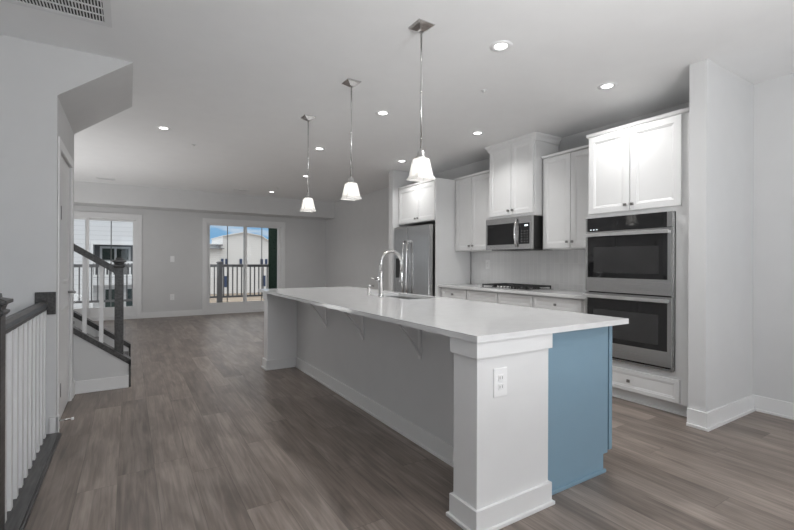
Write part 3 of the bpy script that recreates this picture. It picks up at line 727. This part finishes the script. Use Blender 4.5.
# ceiling sprinklers / detectors, small vents, return grille
for x, y, l in ((2.647, 2.808, 'small white sprinkler cover between the near recessed lights'), (0.708, 6.127, 'small white sprinkler cover on the left part of the ceiling'), (2.582, 8.768, 'small white sprinkler cover near the back soffit')):
    t = thing('ceiling_sprinkler', l, 'sprinkler', (x, y, C), 'ceiling sprinklers')
    MB().lathe([(0.030, C), (0.029, C - 0.004), (0.022, C - 0.005)], x, y, 18).build('cover', VENT, t)
    MB().lathe([(0.010, C - 0.005), (0.007, C - 0.016), (0.012, C - 0.018)], x, y, 10).build('sprinkler_head', VENT, t)
def grille(label, x0, x1, y0, y1, fw, nslat, rows, along, group=None, fill=0.26):
    t = thing('ceiling_vent', label, 'vent', ((x0 + x1) / 2, (y0 + y1) / 2, C), group)
    m = MB(); z0, z1 = C - 0.010, C
    m.box(x0, y0, z0, x1, y0 + fw, z1); m.box(x0, y1 - fw, z0, x1, y1, z1); m.box(x0, y0 + fw, z0, x0 + fw, y1 - fw, z1); m.box(x1 - fw, y0 + fw, z0, x1, y1 - fw, z1)
    m.build('frame', VENT, t)
    box(x0 + fw, y0 + fw, C - 0.0015, x1 - fw, y1 - fw, C - 0.0005).build('backing', DUCT, t)
    m = MB(); ix0, ix1, iy0, iy1 = x0 + fw, x1 - fw, y0 + fw, y1 - fw
    for k in range(nslat):
        if along == 'Y': q = ix0 + (ix1 - ix0) * (k + 0.5) / nslat; h = (ix1 - ix0) / nslat * fill; m.box(q - h, iy0, C - 0.008, q + h, iy1, C - 0.002)
        else: q = iy0 + (iy1 - iy0) * (k + 0.5) / nslat; h = (iy1 - iy0) / nslat * fill; m.box(ix0, q - h, C - 0.008, ix1, q + h, C - 0.002)
    for k in range(1, rows):
        if along == 'Y': q = iy0 + (iy1 - iy0) * k / rows; m.box(ix0, q - 0.004, C - 0.009, ix1, q + 0.004, C - 0.002)
    m.build('louvres', VENT, t)
    return t
grille('large white louvred return air grille on the ceiling at top left', -0.72, -0.098, 2.72, 3.328, 0.04, 34, 6, 'Y', fill=0.2)
grille('small ceiling vent near the soffit above the right sliding door', 1.87, 2.17, 9.40, 9.53, 0.02, 4, 1, 'X', 'small ceiling vents', 0.08)
grille('small ceiling vent near the soffit above the left sliding door', -0.52, -0.22, 9.45, 9.60, 0.02, 4, 1, 'X', 'small ceiling vents', 0.08)

# wall plates on the back wall
outlet('light_switch', 'white switch plate on the back wall between the glass doors', '-Y', (0.812, YB, 1.28), 'switch')
outlet('outlet', 'white duplex outlet low on the back wall between the glass doors', '-Y', (0.812, YB, 0.437))

# ------------------------------------------------------------------ stairs rising to the left
SY_0, SY_1 = 4.945, 5.95
def capz(x): return 0.252 - 0.765 * (x - 0.0)       # centre line of the sloping dark cap
st = thing('staircase', '', '', (-0.3, 5.45, 0)); del st['category']; del st['label']; st['kind'] = 'structure'
m = MB()
for k in range(5):
    x1 = -0.03 - 0.25 * k; m.box(x1 - 0.25, SY_0 + 0.10, 0, x1, SY_1 - 0.09, 0.19 * (k + 1) - 0.03)
m.build('risers', TRIM, st)
for k in range(5):
    x1 = -0.03 - 0.25 * k; box(x1 - 0.25, SY_0 + 0.10, 0.19 * (k + 1) - 0.03, x1 + 0.025, SY_1 - 0.09, 0.19 * (k + 1), bev=0.008).build('tread', DWOOD, st)
for (a, b_) in ((SY_0, SY_0 + 0.10), (SY_1 - 0.09, SY_1 + 0.01)):
    MB().prism([(0.0, 0), (0.0, capz(0) - 0.03), (-1.3, capz(-1.3) - 0.03), (-1.3, 0)], 'Y', a, b_).build('stringer', WALL if a < 5.2 else TRIM, st)
    m = MB(); m.prism([(0.018, capz(0.018) - 0.028), (0.018, capz(0.018) + 0.028), (-1.3, capz(-1.3) + 0.028), (-1.3, capz(-1.3) - 0.028)], 'Y', a - 0.012, b_ + 0.012)
    m.box(0.0, a - 0.012, 0, 0.018, b_ + 0.012, capz(0.018) + 0.02)
    m.build('stringer_cap', DWOOD, st, 'dark wood cap')
m = MB(); m.box(-0.435, SY_0 - 0.016, 0, 0.0, SY_0, 0.115, bev=0.004); m.box(-0.435, SY_0 - 0.028, 0, 0.0, SY_0 - 0.016, 0.018, bev=0.004); m.build('skirting', TRIM, st)

def newel(parent, x, y, z0, z1, hw):
    m = MB()
    m.lathe([(hw, z0), (hw, z1 - 0.075)], x, y, n4=True)
    m.lathe([(hw, z1 - 0.10), (hw + 0.012, z1 - 0.085), (hw + 0.012, z1 - 0.075), (hw, z1 - 0.070), (hw + 0.006, z1 - 0.05), (hw + 0.022, z1 - 0.042), (hw + 0.022, z1 - 0.028), (hw * 0.8, z1 - 0.018), (hw * 0.75, z1)], x, y, n4=True)
    return m.build('newel_post', DWOOD, parent)
rl = thing('stair_railing', 'dark wood stair railing with white balusters on the staircase', 'railing', (-0.3, 4.99, 0.3))
newel(rl, -0.082, 4.995, capz(-0.05) + 0.024, 1.262, 0.037)
def railz(x): return 1.140 - 0.665 * (x + 0.12)
m = MB(); m.prism([(-0.12, railz(-0.12) - 0.03), (-0.12, railz(-0.12) + 0.03), (-1.2, railz(-1.2) + 0.03), (-1.2, railz(-1.2) - 0.03)], 'Y', 4.965, 5.025)
m.prism([(-0.12, railz(-0.12) + 0.02), (-0.12, railz(-0.12) + 0.038), (-1.2, railz(-1.2) + 0.038), (-1.2, railz(-1.2) + 0.02)], 'Y', 4.975, 5.015)
m.build('handrail', DWOOD, rl)
for k in range(7):
    x = -0.225 - 0.13 * k
    box(x - 0.017, 4.978, capz(x) + 0.02, x + 0.017, 5.012, railz(x) - 0.02).build('baluster', TRIM, rl, 'white square baluster')

# guard railing at the stairwell in the left foreground
gr = thing('guard_railing', 'dark wood guard railing with white balusters in the left foreground', 'railing', (-0.48, 3.0, 0))
newel(gr, -0.508, 2.490, 0.016, 1.085, 0.044)
MB().prism([(-0.533, 0.886), (-0.483, 0.886), (-0.483, 0.905), (-0.474, 0.915), (-0.480, 0.934), (-0.496, 0.947), (-0.520, 0.947), (-0.536, 0.934), (-0.542, 0.915), (-0.533, 0.905)], 'Y', 2.53, 3.832).build('handrail', DWOOD, gr)
m = MB(); m.box(-0.552, 3.832, 0.852, -0.437, 3.85, 1.01, bev=0.003); m.build('rosette', DWOOD, gr, 'square dark wood wall plate')
for k in range(10):
    y = 2.645 + 0.1245 * k
    box(-0.522, y - 0.0205, 0.016, -0.481, y + 0.0205, 0.888, bev=0.002).build('baluster', TRIM, gr, 'white square baluster')
m = MB(); m.box(-0.57, 2.2, 0.0, -0.415, 3.832, 0.018, bev=0.003); m.box(-0.415, 2.2, 0.0, -0.402, 3.832, 0.012, bev=0.003); m.build('base_rail', DWOOD, gr)
m = MB(); m.box(-0.555, 2.2, -0.25, -0.43, 3.85, 0.0); struct('trim_1', m, TRIM)

t = thing('door_stop', 'spring door stop on the baseboard beside the closet door', 'door stop', (-0.419, 3.875, 0.075))
MB().tube([(-0.419, 3.868, 0.09), (-0.35, 3.868, 0.09)], 0.006, 8).build('spring', CHROME, t)
MB().tube([(-0.35, 3.868, 0.09), (-0.335, 3.868, 0.09)], 0.010, 10).build('tip', PLATE, t)

# ------------------------------------------------------------------ outside
struct('balcony_floor', box(-2.4, YB + 0.15, -0.2, 4.4, 12.05, -0.03), DECK)
t = thing('balcony_railing', 'grey balcony railing beyond the sliding glass doors', 'railing', (1.0, 11.9, 0))
for x in (-2.2, 1.995, 4.3): MB().lathe([(0.062, -0.03), (0.062, 1.19), (0.075, 1.195), (0.075, 1.215), (0.03, 1.235)], x, 11.9, n4=True).build('post', RAILP, t)
m = MB(); m.box(-2.2, 11.86, 1.085, 4.3, 11.94, 1.155); m.build('top_rail', RAILP, t)
m = MB(); m.box(-2.2, 11.875, 0.285, 4.3, 11.925, 0.335); m.build('bottom_rail', RAILP, t)
x = -2.07
while x < 4.25:
    if abs(x - 1.995) > 0.07: box(x - 0.014, 11.886, 0.335, x + 0.014, 11.914, 1.085).build('baluster', RAILP, t)
    x += 0.1125
t = box(3.22, YB + 0.17, 0, 3.36, 11.80, 2.6).build('privacy_screen', GREEN); t['label'] = 'dark green privacy wall at the right end of the balcony'; t['category'] = 'screen'
struct('ground', box(-80, 12.5, -3.4, 120, 160, -3.0), GROUND)
# white gabled house far beyond the balcony
HY = 60.0; k = HY / 30.0
def hz(z): return 1.228 + (z - 1.228) * k
ho = thing('house', 'white gabled house with navy shutters seen through the right sliding door', 'house', (14, HY, -3))
MB().prism([(8.2, -3), (19.5, -3), (19.5, 3.0), (16.0, 4.30), (15.4, 4.72), (13.0, 5.12), (10.45, 4.55), (10.40, 3.46), (8.2, 3.40)], 'Y', HY, HY + 9).build('walls', SIDING2, ho)
m = MB()
for (xa, za), (xb, zb) in (((10.35, 4.53), (13.0, 5.12)), ((13.0, 5.12), (15.4, 4.72)), ((15.4, 4.72), (16.0, 4.30)), ((16.0, 4.30), (19.7, 2.95)), ((8.0, 3.40), (10.38, 3.46))):
    m.prism([(xa, za), (xb, zb), (xb, zb + 0.10), (xa, za + 0.10)], 'Y', HY - 0.4, HY + 9.4)
m.build('roof', WTRIM, ho)
for (a, b_, za, zb) in ((10.52, 10.72, 0.90, 1.60), (12.86, 13.16, 0.90, 1.60), (15.62, 15.9, 0.90, 1.60)):
    w = box(a, HY - 0.06, za, b_, HY + 0.02, zb).build('window', WTRIM, ho)
    for q in (a - 0.33, b_): box(q, HY - 0.12, za, q + 0.33, HY - 0.05, zb).build('shutter', NAVY, w)
for a, b_ in ((10.58, 11.1), (15.55, 16.0)): box(a, HY - 0.06, -2.15, b_, HY + 0.02, -0.68).build('lower_door', NAVY, ho)
m = MB(); m.box(8.0, HY - 1.2, hz(2.04), 10.4, HY - 0.02, hz(2.09)); bal = m.build('balcony', RAILP, ho, 'small dark balcony')
m = MB(); m.box(9.7, HY - 1.2, hz(2.09), 9.95, HY - 0.9, hz(2.28)); m.box(9.5, HY - 1.3, hz(2.25), 10.2, HY - 0.3, hz(2.32)); m.build('post', RAILP, bal)
# building across on the left
BY = 20.0
def bz(v): return v
t = thing('apartment_building', 'pale building with a recessed balcony seen through the left glass door', 'building', (-1, BY, -3))
RX0, RX1, RZ = -1.185, 0.42, 1.89
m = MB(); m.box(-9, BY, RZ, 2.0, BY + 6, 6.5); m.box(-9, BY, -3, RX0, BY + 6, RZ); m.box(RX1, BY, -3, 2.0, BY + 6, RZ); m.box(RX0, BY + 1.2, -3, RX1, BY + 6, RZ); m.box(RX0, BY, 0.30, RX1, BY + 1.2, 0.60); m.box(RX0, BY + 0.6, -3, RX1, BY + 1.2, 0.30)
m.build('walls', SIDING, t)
m = MB(); m.box(RX0 - 0.05, BY - 0.04, RZ - 0.03, RX1 + 0.05, BY, RZ + 0.07); m.box(RX0 - 0.06, BY - 0.04, -3, RX0 + 0.02, BY, RZ - 0.03); m.build('recess_trim', WTRIM, t)
m = MB(); m.box(RX0, BY + 1.15, 0.60, RX1, BY + 1.2, RZ); m.build('recess_wall', GREYEXT, t)
k = 1.055; wx0, wx1, wz0, wz1 = -0.955 * k, 0.05 * k, 1.22, 1.82
w = box(wx0, BY + 1.05, wz0, wx1, BY + 1.15, wz1).build('window', WTRIM, t)
wm = (wx0 + wx1) / 2
for a, b_ in ((wx0 + 0.08, wm - 0.04), (wm + 0.04, wx1 - 0.08)): box(a, BY + 1.03, wz0 + 0.06, b_, BY + 1.05, wz1 - 0.08).build('pane', DARKW, w)
m = MB(); m.box(RX0, BY + 0.02, 1.14, RX1, BY + 0.08, 1.22); m.box(RX0, BY + 0.02, 0.62, RX1, BY + 0.08, 0.70)
for q in range(14): m.box(RX0 + 0.04 + q * 0.115, BY + 0.03, 0.70, RX0 + 0.09 + q * 0.115, BY + 0.07, 1.14)
m.build('white_railing', WTRIM, t)
for a, b_ in ((-0.80, -0.30), (-0.1, 0.38)): box(a, BY + 0.57, -0.75, b_, BY + 0.6, 0.10).build('lower_window', DARKW, t)
